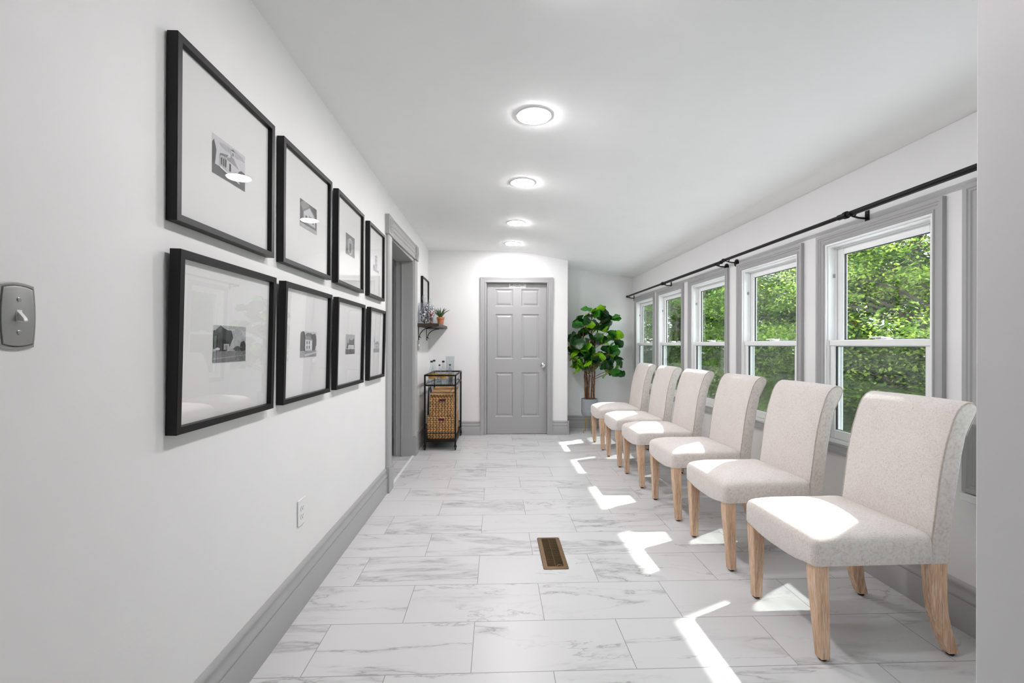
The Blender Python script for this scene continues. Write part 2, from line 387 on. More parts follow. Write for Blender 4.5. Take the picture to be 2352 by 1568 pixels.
# ---------------------------------------------------------------- windows
CP = [(0, .006), (.004, .012), (.010, .013), (.014, .008), (.026, .009), (.031, .014), (.038, .015), (.042, .019), (.050, .020), (.058, .020)]
def ring(mb, x0, x1, ya, yb, za, zb, t, tb=None, tt=None, mi=0):
    tb = t if tb is None else tb; tt = t if tt is None else tt
    mb.box(x0, x1, ya, ya+t, za, zb, mi); mb.box(x0, x1, yb-t, yb, za, zb, mi)
    mb.box(x0, x1, ya+t, yb-t, za, za+tb, mi); mb.box(x0, x1, ya+t, yb-t, zb-tt, zb, mi)
def make_window(c):
    r = sempty('window_1', (XR, c, Z0))
    a, b = c-HW, c+HW
    mb = MB(); mb.casing('X', XR, -1, a+.006, b-.006, Z0+.006, Z1-.006, CP)
    mb.build('window_casing', 'grey_trim', r, smooth=35)
    mb = MB(); ring(mb, XR-.006, XR+.012, a+.004, b-.004, Z0+.004, Z1-.004, .012)
    ring(mb, XR+.004, XR+.084, a+.002, b-.002, Z0+.002, Z1-.002, .022)
    ring(mb, XR+.042, XR+.052, a+.02, b-.02, Z0+.02, Z1-.02, .012)
    ring(mb, XR+.078, XR+.084, a+.02, b-.02, Z0+.02, Z1-.02, .016)
    ring(mb, XR+.0855, XR+.092, a-.06, b+.06, Z0-.06, Z1+.06, .07)
    mb.build('window_frame', 'vinyl', r, bevel=.0015)
    zr = 1.2
    mb = MB(); ring(mb, XR+.052, XR+.077, a+.03, b-.03, zr-.012, Z1-.026, .047, .03, .045)
    up = mb.build('upper_sash', 'vinyl', r, bevel=.003)
    mb = MB(); mb.box(XR+.062, XR+.066, a+.07, b-.07, zr+.01, Z1-.065); mb.build('pane', 'window_glass', up, smooth=0)
    mb = MB(); ring(mb, XR+.014, XR+.041, a+.025, b-.025, Z0+.024, zr+.018, .034, .052, .036)
    mb.box(XR+.006, XR+.02, a+.028, b-.028, zr-.014, zr+.018)
    lo = mb.build('lower_sash', 'vinyl', r, bevel=.003)
    mb = MB(); ring(mb, XR+.059, XR+.069, a+.0765, b-.0765, zr+.0175, Z1-.0705, .0045); mb.build('glazing_seal', 'slot_dark', up, smooth=0)
    mb = MB(); ring(mb, XR+.022, XR+.034, a+.0585, b-.0585, Z0+.0755, zr-.0175, .0035); mb.build('glazing_seal', 'slot_dark', lo, smooth=0)
    mb = MB(); mb.box(XR+.026, XR+.030, a+.052, b-.052, Z0+.07, zr-.012); mb.build('pane', 'window_glass', lo, smooth=0)
    mb = MB(); mb.lathe(XR+.03, c-.05, [(.021, zr+.018), (.021, zr+.026), (.014, zr+.031)], 16); mb.box(XR+.018, XR+.036, c-.085, c+.005, zr+.018, zr+.024)
    mb.box(XR+.012, XR+.03, c-.04, c+.035, zr+.026, zr+.034)
    mb.build('sash_lock', 'white_plastic', lo, bevel=.002)
    for yy in (b-.014-.012, a+.014):
        mb = MB(); mb.box(XR-.001+.03, XR+.042, yy-.002, yy+.014, 1.585, 1.607); mb.build('vent_stop', 'nickel', r)
    mb = MB(); mb.box(XR+.0805, XR+.0815, a+.037, b-.037, Z0+.037, zr+.01)
    mb.build('insect_screen', 'screen_mesh', r, smooth=0)
    return r
w0 = make_window(WC[0])
for i, c in enumerate(WC[1:]):
    k = copy_tree(w0); k.location.y = c; k.name = 'window_%d' % (i+2)

w0.location.z += .012
mb = MB(); mb.box(XR-.03, XR-.0005, WC[0]-HW-.06, WC[0]+HW+.05, Z0-.075, Z0-.043); mb.build('window_sill', 'vinyl', w0, bevel=.003)
# ---------------------------------------------------------------- back door
d1 = sempty('door_1', ((DX0+DX1)/2, YB, 0))
mb = MB(); DC = [(0, .012), (.006, .018), (.012, .018), (.018, .012), (.034, .013), (.040, .018), (.050, .019), (.056, .024), (.072, .025)]
mb.casing('Y', YB, -1, DX0, DX1-.02, 0, DZ-.008, DC, 'LTR')
mb.build('door_casing', 'grey_trim', d1, smooth=35)
mb = MB(); mb.box(DX0, DX0+.012, YB, YB+.12, 0, DZ); mb.box(DX1-.012, DX1, YB, YB+.12, 0, DZ); mb.box(DX0+.012, DX1-.012, YB, YB+.12, DZ-.012, DZ)
mb.box(DX0+.012, DX0+.024, YB+.087, YB+.1, 0, DZ-.012); mb.box(DX1-.024, DX1-.012, YB+.087, YB+.1, 0, DZ-.012)
mb.build('door_jamb', 'grey_trim', d1, bevel=.001)
SY = YB+.05
sx0_, sx1_, sz0, sz1 = DX0+.015, DX1-.015, .008, DZ-.014
px = [(-.003, .235), (.344, .585)]; pz = [(.233, .823), (1.0, 1.595), (1.696, 1.926)]
mb = MB()
xs = [sx0_, px[0][0], px[0][1], px[1][0], px[1][1], sx1_]; zs = [sz0, pz[0][0], pz[0][1], pz[1][0], pz[1][1], pz[2][0], pz[2][1], sz1]
for i in range(5):
    for j in range(7):
        x0, x1, z0, z1 = xs[i], xs[i+1], zs[j], zs[j+1]
        if i % 2 == 1 and j % 2 == 1:
            R_ = []
            for ins, dep in ((0, 0), (.006, .004), (.012, .011), (.022, .011), (.040, .003), (.044, .003)):
                R_.append([(x0+ins, SY+dep, z0+ins), (x1-ins, SY+dep, z0+ins), (x1-ins, SY+dep, z1-ins), (x0+ins, SY+dep, z1-ins)])
            mb.loft(R_, False); k = len(mb.v); mb.f.append((k-4, k-3, k-2, k-1)); mb.m.append(0)
        else:
            mb.add([(x0, SY, z0), (x1, SY, z0), (x1, SY, z1), (x0, SY, z1)], [(0, 1, 2, 3)])
mb.box(sx0_, sx1_, SY+.018, SY+.036, sz0, sz1)
mb.box(sx0_, sx0_+.002, SY, SY+.018, sz0, sz1); mb.box(sx1_-.002, sx1_, SY, SY+.018, sz0, sz1); mb.box(sx0_, sx1_, SY, SY+.018, sz1-.002, sz1)
slab = mb.build('door_slab', 'grey_trim', d1, smooth=0)
def ylathe(mb, cx, cy, cz, prof, n=20, mi=0):   # axis along -Y
    mb.loft([[(cx+r*math.cos(2*PI*k/n), cy-t, cz+r*math.sin(2*PI*k/n)) for k in range(n)] for r, t in prof], True, mi)
mb = MB(); ylathe(mb, .633, SY, .915, [(.032, 0), (.032, .006), (.026, .01), (.012, .014), (.011, .03), (.020, .036), (.027, .046), (.027, .056), (.018, .063), (.006, .065)])
mb.build('door_knob', 'chrome', slab, smooth=50)
sg = thing('door_sign', (.292, SY-.002, 1.945), 'small white notice reading EMPLOYEES ONLY stuck at the top of the grey back door', 'sign')
mb = MB(); mb.box(.181, .403, SY-.0025, SY-.0003, 1.945, 2.001 - .003); mb.build('sign_plate', 'sign_white', sg, smooth=0)
def text(body, size, loc, rot, mat, parent, name, sx=1):
    cu = bpy.data.curves.new(name, 'FONT'); cu.body = body; cu.size = size; cu.align_x = 'CENTER'; cu.align_y = 'CENTER'; cu.extrude = .0003; cu.offset = size*.012
    o = bpy.data.objects.new(name, cu); C.objects.link(o); bpy.context.view_layer.update()
    me = bpy.data.meshes.new_from_object(o); C.objects.unlink(o); bpy.data.objects.remove(o)
    me.materials.clear(); me.materials.append(MAT[mat])
    o = bpy.data.objects.new(name, me); C.objects.link(o); o.parent = parent
    o.location = Vector(loc)-worldloc(parent); o.rotation_euler = rot; o.scale = (sx, 1, 1); return o
text('EMPLOYEES ONLY', .028, (.292, SY-.0032, 1.982), (PI/2, 0, 0), 'ink', sg, 'lettering', .86)
text('THANK YOU', .011, (.295, SY-.0032, 1.959), (PI/2, 0, 0), 'ink', sg, 'small_lettering')

# ---------------------------------------------------------------- left opening
d2 = sempty('door_2', (XL, (OY0+OY1)/2, 0))
FP = [(0, .018), (.012, .020), (.02, .026), (.03, .021), (.05, .021), (.06, .026), (.075, .026), (.085, .021), (.105, .021), (.115, .026), (.125, .018), (.130, .018)]
for sgn, y in ((-1, OY0), (1, OY1)):
    pl = [(XL, y)]+[(XL+d, y+sgn*(u_+.003)) for u_, d in FP]+[(XL, y+sgn*.133)]
    mb = MB(); mb.prism(pl, 'Z', .205, OZ); mb.build('side_casing', 'grey_trim', d2, smooth=35)
    mb = MB(); mb.box(XL, XL+.036, y-sgn*.004, y+sgn*.145, 0, .198); mb.box(XL, XL+.030, y-sgn*.002, y+sgn*.140, .198, .212)
    mb.build('plinth', 'grey_trim', d2, bevel=.003)
sh = .026
def hz(y, z): return z+(y-(OY0+OY1)/2)*sh/1.2
ya, yb = OY0-.155, OY1+.15
hp = [(0, 0), (.022, 0), (.026, .012), (.022, .022), (.022, .045), (.030, .052), (.030, .060), (.022, .066), (.022, .085), (.028, .092), (.022, .1), (.024, .128), (.034, .138), (.034, .145), (0, .145)]
mb = MB(); mb.loft([[(XL+d, y, hz(y, OZ+z)) for d, z in hp] for y in (ya+.14, yb-.14)]); mb.build('header', 'grey_trim', d2, smooth=35)
for y0, y1 in ((ya, ya+.14), (yb-.14, yb)):
    mb = MB(); zc = hz((y0+y1)/2, OZ); mb.box(XL, XL+.034, y0, y1, zc-.004, zc+.152)
    cz, cy = zc+.074, (y0+y1)/2; n = 28
    mb.loft([[(XL+.034+t, cy+r*math.cos(2*PI*k/n), cz+r*math.sin(2*PI*k/n)) for k in range(n)] for r, t in ((.06, 0), (.058, .005), (.05, .005), (.046, .0), (.040, .0), (.034, .007), (.028, .002), (.02, .002), (.014, .009), (.004, .011))])
    mb.build('rosette', 'grey_trim', d2, bevel=.002, smooth=35)
mb = MB()
x0 = XL-WT
mb.box(x0, XL, OY0-.0, OY0+.018, 0, OZ); mb.box(x0, XL, OY1-.018, OY1, 0, OZ); mb.box(x0, XL, OY0+.018, OY1-.018, OZ-.018, OZ)
mb.box(x0+.06, x0+.075, OY1-.03, OY1-.018, 0, OZ-.018)
mb.build('reveal', 'grey_trim', d2, bevel=.001)
for y0, y1 in ((OY0-.12, OY0+.006), (OY1-.006, OY1+.12)):
    mb = MB(); mb.box(x0-.02, x0, y0, y1, 0, OZ+.1); mb.build('far_casing', 'grey_trim', d2, bevel=.002)
mb = MB(); mb.box(XL-.006, XL+.014, OY0-.004, OY1-.018, .0005, .009); tr_ = mb.build('trim_1', 'vinyl', bevel=.002); struct(tr_)

# ---------------------------------------------------------------- ceiling lights
def make_light(x, y, label):
    z = 2.4125
    r = thing('recessed_light', (x, y, z), label, 'ceiling light', 'round recessed lights in the ceiling')
    n = 48
    mb = MB(); R_ = [(.096, .003), (.096, -.002), (.094, -.003), (.084, -.003), (.0803, -.0022), (.080, .0)]
    mb.loft([[(x+q*math.cos(2*PI*k/n), y+q*math.sin(2*PI*k/n), z+t) for k in range(n)] for q, t in R_], False)
    mb.build('trim_ring', 'white_plastic', r, smooth=40)
    mb = MB(); mb.lathe(x, y, [(.0795, z+.002), (.0795, z-.004), (.075, z-.0085), (.055, z-.0108), (.003, z-.0115)], n); mb.build('diffuser', 'lamp_disc', r, smooth=40)
    return r
l0 = make_light(.205, 2.42, 'largest round recessed ceiling light, nearest the camera')
for y, lb in ((3.42, 'round recessed ceiling light, second from the camera'), (4.55, 'round recessed ceiling light, third from the camera'),
              (5.48, 'smallest round recessed ceiling light, closest to the grey back door')):
    k = copy_tree(l0); k.location.y = y; k['label'] = lb

k = copy_tree(l0); k.location.y = 1.42; k['label'] = 'added round fill light above the nearest picture frames, just out of view'  # added lamp outside the view, brightens the near left wall
# ---------------------------------------------------------------- picture frames
def quad(x0, y0, x1, y1): return [(x0, y0), (x1, y0), (x1, y1), (x0, y1)]
def blob(cx, cy, rx, ry, seed, n=14):
    rd = random.Random(seed); return [(cx+rx*(.75+.4*rd.random())*math.cos(2*PI*k/n), cy+ry*(.75+.4*rd.random())*math.sin(2*PI*k/n)) for k in range(n)]
church = [(6, quad(0, 0, 1, 1)), (5, blob(.6, .85, .4, .1, 3)), (1, blob(.02, .5, .10, .36, 1)), (2, quad(0, 0, 1, .26)), (2, blob(.9, .42, .12, .10, 2)),
          (5, [(.2, .3), (.42, .24), (.42, .62), (.2, .56)]), (3, [(.2, .56), (.42, .62), (.45, .7), (.22, .62)]), (6, [(.42, .24), (.76, .2), (.76, .5), (.6, .72), (.42, .62)]), (4, [(.42, .62), (.6, .72), (.78, .5), (.42, .56)]),
          (6, quad(.54, .7, .64, .88)), (2, [(.52, .88), (.66, .88), (.59, .94)]), (2, quad(.57, .76, .61, .84)), (1, quad(.24, .34, .27, .52)), (1, quad(.30, .33, .33, .53)), (1, quad(.36, .33, .39, .54)), (1, quad(.48, .3, .53, .5)), (7, [(.2, .24), (.8, .1), (.8, .14), (.2, .29)])]
house_gable = [(2, quad(0, 0, 1, 1)), (4, blob(.3, .8, .3, .2, 5)), (1, blob(.85, .7, .2, .3, 6)), (6, [(.2, .2), (.9, .2), (.9, .58), (.55, .86), (.2, .6)]), (3, [(.15, .56), (.55, .86), (.95, .55), (.95, .61), (.55, .93), (.15, .63)]), (4, quad(.5, .3, .62, .56)), (3, quad(.2, .2, .9, .24)), (2, quad(.7, .32, .8, .5)), (2, quad(.3, .32, .4, .5)), (5, quad(0, 0, 1, .14))]
doorway = [(2, quad(0, 0, 1, 1)), (4, quad(.3, .15, .7, .78)), (1, quad(.38, .15, .62, .6)), (6, quad(.28, .15, .33, .75)), (6, quad(.67, .15, .72, .75)), (5, [(.25, .75), (.75, .75), (.5, .88)]), (3, quad(.05, .3, .22, .7)), (3, quad(.78, .3, .95, .7)), (1, blob(.12, .15, .14, .12, 7)), (1, blob(.88, .15, .14, .12, 8)), (5, quad(.4, .05, .6, .13))]
tower = [(7, quad(0, 0, 1, 1)), (5, quad(.3, .15, .7, .9)), (3, quad(.36, .6, .46, .78)), (3, quad(.54, .6, .64, .78)), (3, quad(.36, .32, .46, .5)), (3, quad(.54, .32, .64, .5)), (4, quad(0, 0, 1, .15)), (3, blob(.12, .25, .16, .14, 9)), (3, [(.25, .88), (.75, .88), (.5, .99)])]
street = [(5, quad(0, 0, 1, 1)), (1, blob(.25, .65, .34, .32, 10, 18)), (0, blob(.22, .45, .25, .2, 11, 16)), (1, blob(.92, .4, .14, .18, 12)), (2, blob(.72, .36, .12, .1, 13)), (5, quad(.3, .34, .46, .5)), (3, quad(.35, .34, .41, .46)), (3, quad(0, 0, 1, .3)), (4, [(0, .08), (1, .16), (1, .19), (0, .12)]), (6, blob(.12, .36, .08, .04, 14)), (2, quad(.08, .3, .16, .33))]
white_house = [(6, quad(0, 0, 1, 1)), (0, blob(.12, .55, .2, .5, 15, 18)), (2, blob(.8, .6, .22, .38, 16, 18)), (3, blob(.5, .85, .2, .12, 17)), (7, quad(.28, .3, .72, .68)), (4, [(.24, .68), (.76, .64), (.6, .8), (.36, .82)]), (2, quad(.36, .5, .42, .62)), (2, quad(.5, .5, .56, .62)), (2, quad(.36, .32, .42, .44)), (2, quad(.5, .32, .56, .44)), (4, quad(0, 0, 1, .24)), (6, [(.2, .1), (1, .2), (1, .14), (.3, .02)])]
pointed = [(5, quad(0, 0, 1, 1)), (1, [(.1, .3), (.22, .62), (.32, .5), (.4, .84), (.52, .6), (.7, .7), (.9, .84), (.95, .3)]), (2, quad(.35, .46, .75, .72)), (7, quad(.28, .26, .88, .46)), (3, quad(.4, .28, .44, .42)), (3, quad(.52, .28, .56, .42)), (3, quad(.64, .28, .68, .42)), (2, quad(0, 0, 1, .25)), (0, blob(.58, .2, .06, .07, 18))]
chapel = [(7, quad(0, 0, 1, 1)), (5, [(.02, .6), (.3, .64), (.1, .98)]), (4, [(.1, .55), (.7, .72), (.98, .5), (.98, .46), (.1, .5)]), (6, quad(.15, .25, .95, .5)), (3, quad(.5, .28, .6, .44)), (4, quad(0, 0, 1, .25)), (4, quad(.25, .3, .32, .42)), (4, quad(.75, .3, .82, .42))]
def make_frame(ya, yb, za, zb, py, pz, shapes, label, grp='black square frames on the left wall', lean=0, fw=.021, yaw=0):
    xf, xb = XL+.030, XL+.001
    r = thing('picture_frame', (xb, (ya+yb)/2, za), label, 'picture frame', grp)
    mb = MB()
    mb.casing('X', xb, 1, ya+fw, yb-fw, za+fw, zb-fw, [(0, .016), (.0015, xf-xb-.001), (fw-.001, xf-xb), (fw, xf-xb-.001)])
    mb.build('frame', 'black_frame', r, smooth=30)
    mb = MB(); mb.box(xb, xb+.012, ya+fw-.004, yb-fw+.004, za+fw-.004, zb-fw+.004); mt = mb.build('mat_board', 'mat_board', r, smooth=0)
    mb = MB(); mb.box(xb+.016, xb+.018, ya+fw-.002, yb-fw+.002, za+fw-.002, zb-fw+.002); mb.build('glazing', 'picture_glass', r, smooth=0)
    if shapes:
        mb = MB(); x = xb+.0123
        for i, (g, pl) in enumerate(shapes):
            x += .00012
            pts = [(x, py[0]+min(1, max(0, u_))*(py[1]-py[0]), pz[0]+min(1, max(0, v_))*(pz[1]-pz[0])) for u_, v_ in pl]
            mb.add(pts, [tuple(range(len(pts)))], g)
        mb.build('photo_print', ['print_%d' % q for q in range(8)], mt, smooth=0)
    if lean or yaw: r.rotation_euler = (0, lean, yaw); r.location.x += abs(yaw)*.26
    return r
FY = [(1.237, 1.766), (1.845, 2.363), (2.453, 2.955), (3.085, 3.508)]
PY = [(1.411, 1.591), (2.027, 2.208), (2.632, 2.802), (3.230, 3.387)]
top_lb = ['black framed photo of a steepled church, nearest in the upper row', 'black framed photo of a gabled house in the upper row, second from the camera',
          'black framed dark photo of a doorway in the upper row, third from the camera', 'black framed faint photo of a tower, last in the upper row by the doorway']
bot_lb = ['black framed photo of a street with trees, nearest in the lower row', 'black framed photo of a white house among trees in the lower row',
          'black framed photo of a pointed building with dark lawn in the lower row', 'black framed pale photo of a chapel, last in the lower row by the doorway']
for i in range(4):
    ya, yb = FY[i]
    make_frame(ya, yb, 1.517, 2.022, PY[i], (1.711, 1.832), [church, house_gable, doorway, tower][i], top_lb[i], lean=.005, yaw=[-.003, -.012, .013, 0][i])
    make_frame(ya, yb, .943, 1.442, PY[i], (1.130, 1.246), [street, white_house, pointed, chapel][i], bot_lb[i], lean=.022)
make_frame(5.35, 5.84, 1.60, 1.995, None, None, None, 'small black frame with blank white mat above the shelf of jars', None, fw=.016)

# ---------------------------------------------------------------- switches and outlet
def plate_poly(cy, cz, hw, hh, bulge, n=6):
    pts = []
    for k in range(n): t = -1+2*k/n; pts.append((cy+hw*t, cz-hh-bulge*(1-t*t)))
    for k in range(n): t = -1+2*k/n; pts.append((cy+hw+bulge*.8*(1-t*t), cz+hh*t))
    for k in range(n): t = 1-2*k/n; pts.append((cy+hw*t, cz+hh+bulge*(1-t*t)))
    for k in range(n): t = 1-2*k/n; pts.append((cy-hw-bulge*.8*(1-t*t), cz+hh*t))
    return pts
r = thing('light_switch', (XL, .861, 1.175), 'grey metal switch plate with white toggle, nearest on the left wall', 'light switch')
rings = []
for hw, hh, d in ((.034, .060, 0), (.034, .060, .003), (.0325, .058, .0045), (.0305, .056, .0045), (.0295, .0545, .0025), (.0285, .053, .006), (.027, .051, .0065)):
    rings.append([(XL+.0005+d, y, z) for y, z in plate_poly(.8605, 1.2375, hw-.0035, hh-.003, .0045)])
mb = MB(); mb.loft(rings); mb.build('cover_plate', 'nickel', r, smooth=25)
for y in (.861,):
    mb = MB(); mb.box(XL+.006, XL+.008, y-.005, y+.005, 1.2265, 1.2485)
    mb.prism([(XL+.008, 1.246), (XL+.008, 1.229), (XL+.018, 1.2265), (XL+.020, 1.2285), (XL+.0185, 1.2335)], 'Y', y-.0038, y+.0038)
    mb.build('toggle', 'white_plastic', r, bevel=.001)
    for z in (1.2075, 1.2675):
        mb = MB(); n = 14
        mb.loft([[(XL+.0065+t, y+q*math.cos(2*PI*k/n), z+q*math.sin(2*PI*k/n)) for k in range(n)] for q, t in ((.0042, 0), (.0042, .001), (.003, .0018))])
        mb.build('screw', 'nickel', r)
r = thing('light_switch', (XL, 5.165, 1.118), 'small grey switch plate on the strip of wall under the shelf', 'light switch')
mb = MB(); mb.loft([[(XL+.0005+d, y, z) for y, z in plate_poly(5.165, 1.178, hw, hh, .003)] for hw, hh, d in ((.052, .056, 0), (.052, .056, .004), (.046, .05, .008))])
mb.build('cover_plate', 'nickel', r, smooth=25)
mb = MB(); mb.box(XL+.008, XL+.024, 5.16, 5.17, 1.168, 1.19); mb.build('toggle', 'white_plastic', r, bevel=.001)
r = thing('wall_outlet', (XL, 2.08, .372), 'white duplex electrical outlet low on the left wall', 'outlet')
mb = MB(); mb.box(XL+.0005, XL+.006, 2.043, 2.121, .373, .489); mb.build('cover_plate', 'white_plastic', r, bevel=.002)
for z in (.412, .450):
    mb = MB(); n = 20
    mb.loft([[(XL+.0055+t, 2.082+.017*math.cos(2*PI*k/n), z+max(-.0135, min(.0135, .017*math.sin(2*PI*k/n)))) for k in range(n)] for t in (0, .0025)])
    so = mb.build('socket', 'white_plastic', r)
    mb = MB()
    mb.box(XL+.008, XL+.0084, 2.0735, 2.0755, z-.001, z+.007); mb.box(XL+.008, XL+.0084, 2.0885, 2.0905, z-.001, z+.006); mb.box(XL+.008, XL+.0084, 2.0795, 2.0845, z-.010, z-.005)
    mb.build('slots', 'slot_dark', so)

# ---------------------------------------------------------------- floor vent
r = thing('floor_vent', (.325, 2.576, 0), 'brown bronze louvred register set in the marble floor', 'floor vent')
mb = MB(); ax, bx, ay, by = .257, .393, 2.382, 2.772
def rr(x0, x1, y0, y1, rad, z, n=4):
    out = []
    for cx, cy, a0 in ((x1-rad, y1-rad, 0), (x0+rad, y1-rad, PI/2), (x0+rad, y0+rad, PI), (x1-rad, y0+rad, 1.5*PI)):
        for k in range(n+1): a = a0+PI/2*k/n; out.append((cx+rad*math.cos(a), cy+rad*math.sin(a), z))
    return out
inn = lambda z: rr(ax+.024, bx-.024, ay+.022, by-.022, .002, z)
mb.loft([rr(ax, bx, ay, by, .01, .0), rr(ax, bx, ay, by, .01, .002), rr(ax+.003, bx-.003, ay+.003, by-.003, .008, .005), inn(.006), inn(.001)], False)
mb.build('vent_frame', 'bronze', r, smooth=30)
mb = MB(); mb.box(ax+.022, bx-.022, ay+.02, by-.02, .0004, .0012); mb.build('vent_well', 'duct_dark', r)
mb = MB(); n = 30
for i in range(n):
    y = ay+.024+(by-ay-.048)*(i+.5)/n
    mb.add([(ax+.024, y-.004, .0058), (bx-.024, y-.004, .0058), (bx-.024, y+.0005, .0015), (ax+.024, y+.0005, .0015), (ax+.024, y-.0025, .0062), (bx-.024, y-.0025, .0062), (bx-.024, y+.0018, .0019), (ax+.024, y+.0018, .0019)],
           [(0, 3, 2, 1), (4, 5, 6, 7), (0, 1, 5, 4), (1, 2, 6, 5), (2, 3, 7, 6), (3, 0, 4, 7)])
mb.box((ax+bx)/2-.001, (ax+bx)/2+.001, ay+.022, by-.022, .002, .005)
mb.build('louvres', 'bronze', r, smooth=0)
mb = MB(); mb.tube([(ax+.088+.012*math.cos(a), ay+.026+.012*math.sin(a), .0068) for a in [PI*k/8 for k in range(9)]], .0015, 6); mb.build('damper_lever', 'brass', r)

# ---------------------------------------------------------------- chairs
def rrect(x0, x1, y0, y1, rad, n=5):
    return [(p[0], p[1]) for p in rr(x0, x1, y0, y1, max(rad, .001), 0, n)]
def densify(pts, maxd=.04):
    out = []
    for i, p in enumerate(pts):
        q = pts[(i+1) % len(pts)]; d = math.dist(p, q); k = max(1, int(math.ceil(d/maxd)))
        out += [(p[0]+(q[0]-p[0])*j/k, p[1]+(q[1]-p[1])*j/k) for j in range(k)]
    return out
def make_chair():
    r = thing('dining_chair', (0, 0, 0), '', 'chair', 'cream linen chairs lined up along the windows')
    hw = .229; X0, X1 = -.048, .43
    base = densify(rrect(X0, X1, -hw, hw, .022))
    cx, cy = (X0+X1)/2, 0
    def shrink(ins):
        sx_, sy_ = 1-ins/((X1-X0)/2), 1-ins/hw
        return [(cx+(x-cx)*sx_, y*sy_) for x, y in base]
    rings = []
    for ins, z in ((.012, .358), (.002, .358), (0, .364), (0, .40), (0, .43), (.001, .446), (.005, .458), (.012, .466), (.024, .473), (.05, .483), (.09, .494), (.14, .502), (.19, .506), (.225, .507)):
        ring_ = []
        for x, y in shrink(ins):
            zz = z
            if z < .37 and x < X0+.03: zz -= .020*(1-min(1, abs(y)/.19)**3)
            if z > .44: zz -= .008*max(0, (X0+.10-x)/.1)
            ring_.append((x, y, zz))
        rings.append(ring_)
    mb = MB(); mb.loft(rings); mb.build('seat', 'linen', r, smooth=50)
    P_ = [(.408, .352), (.412, .45), (.424, .55), (.439, .683), (.449, .745), (.463, .81), (.480, .868), (.492, .905), (.508, .937), (.527, .958), (.548, .969), (.568, .970), (.584, .960), (.590, .943), (.584, .922), (.569, .892), (.546, .840), (.530, .760), (.519, .683), (.501, .55), (.491, .45), (.487, .352)]
    bw = .223
    P_ = [(x+.010+.010*(z-.35)/.6, z) for x, z in P_]
    def off(pl, d):  # inward offset
        out = []
        for i, p in enumerate(pl):
            a = Vector(pl[i-1]); b_ = Vector(pl[(i+1) % len(pl)]); t_ = (b_-a).normalized(); nrm = Vector((-t_.y, t_.x))
            out.append((p[0]-nrm.x*d*-1*-1, p[1]-nrm.y*d)) if False else out.append((p[0]+nrm.x*-d, p[1]+nrm.y*-d))
        return out
    area = sum(P_[i][0]*P_[(i+1) % len(P_)][1]-P_[(i+1) % len(P_)][0]*P_[i][1] for i in range(len(P_)))
    sg_ = -1 if area > 0 else 1
    rs = []
    for y, d in ((-bw, .010), (-bw+.002, .004), (-bw+.008, 0), (-bw*.5, -.002), (0, -.003), (bw*.5, -.002), (bw-.008, 0), (bw-.002, .004), (bw, .010)):
        q = off(P_, d*sg_)
        rs.append([(x, y, z) for x, z in q])
    mb = MB(); mb.loft(rs); bk = mb.build('backrest', 'linen', r, smooth=45)
    for s in (-1, 1):
        mb = MB(); q = off(P_, .002*sg_)
        mb.tube([(x, s*(bw-.003), z) for x, z in q[:17]], .0027, 6); mb.build('piping', 'piping_cloth', bk, smooth=60)
    def leg(name, path):
        rg = []
        for x, y, z, w, t_ in path:
            c_ = .12
            rg.append([(x+a*w/2, y+b_*t_/2, z) for a, b_ in ((-1+c_, -1), (1-c_, -1), (1, -1+c_), (1, 1-c_), (1-c_, 1), (-1+c_, 1), (-1, 1-c_), (-1, -1+c_))])
        m_ = MB(); m_.loft(rg); return m_.build(name, 'washed_oak', r, smooth=25)
    for s in (-1, 1):
        y = s*.196
        lg = leg('leg', [(-.012, y, .40, .058, .055), (-.010, y+s*.002, .30, .054, .052), (-.003, y+s*.010, .12, .043, .043), (.0, y+s*.015, .010, .036, .036)])
        m_ = MB(); m_.lathe(0, y+s*.015, [(.012, 0), (.013, .002), (.013, .012)], 14); m_.build('glide', 'black_plastic', lg)
        lg = leg('leg', [(0.460, y, .40, .068, .05), (0.460, y, .32, .064, .048), (0.463, y, .24, .060, .046), (0.471, y+s*.001, .16, .055, .043), (0.486, y+s*.007, .09, .050, .040), (0.502, y+s*.010, .04, .046, .037), (0.513, y+s*.012, .012, .043, .035)])
        m_ = MB(); m_.lathe(.513, y+s*.012, [(.012, 0), (.013, .002), (.013, .014)], 14); m_.build('glide', 'black_plastic', lg)
    mb = MB(); mb.box(.02, .42, -.19, .19, .345, .360); mb.build('seat_underside', 'black_plastic', r)
    return r
CH = [((1.246, 1.664), (1.225, 2.094)), ((1.257, 2.345), (1.225, 2.765)), ((1.246, 3.021), (1.227, 3.440)), ((1.226, 3.722), (1.214, 4.143)), ((1.215, 4.365), (1.209, 4.785)), ((1.218, 5.078), (1.215, 5.497))]
LB = ['cream linen parsons chair nearest the camera, beside the grey wall end', 'cream linen parsons chair, second from the camera',
      'cream linen parsons chair, third from the camera, small triangle of sun on its seat', 'cream linen parsons chair, fourth from the camera, large sun patch on its seat',
      'cream linen parsons chair, second from the potted tree', 'cream linen parsons chair furthest from the camera, just in front of the potted tree']
ch = make_chair()
for i, (a, b_) in enumerate(CH):
    o = ch if i == 0 else copy_tree(ch)
    o.location = ((a[0]+b_[0])/2, (a[1]+b_[1])/2, 0); o.rotation_euler = (0, 0, math.atan2(a[0]-b_[0], b_[1]-a[1])*.35); o['label'] = LB[i]

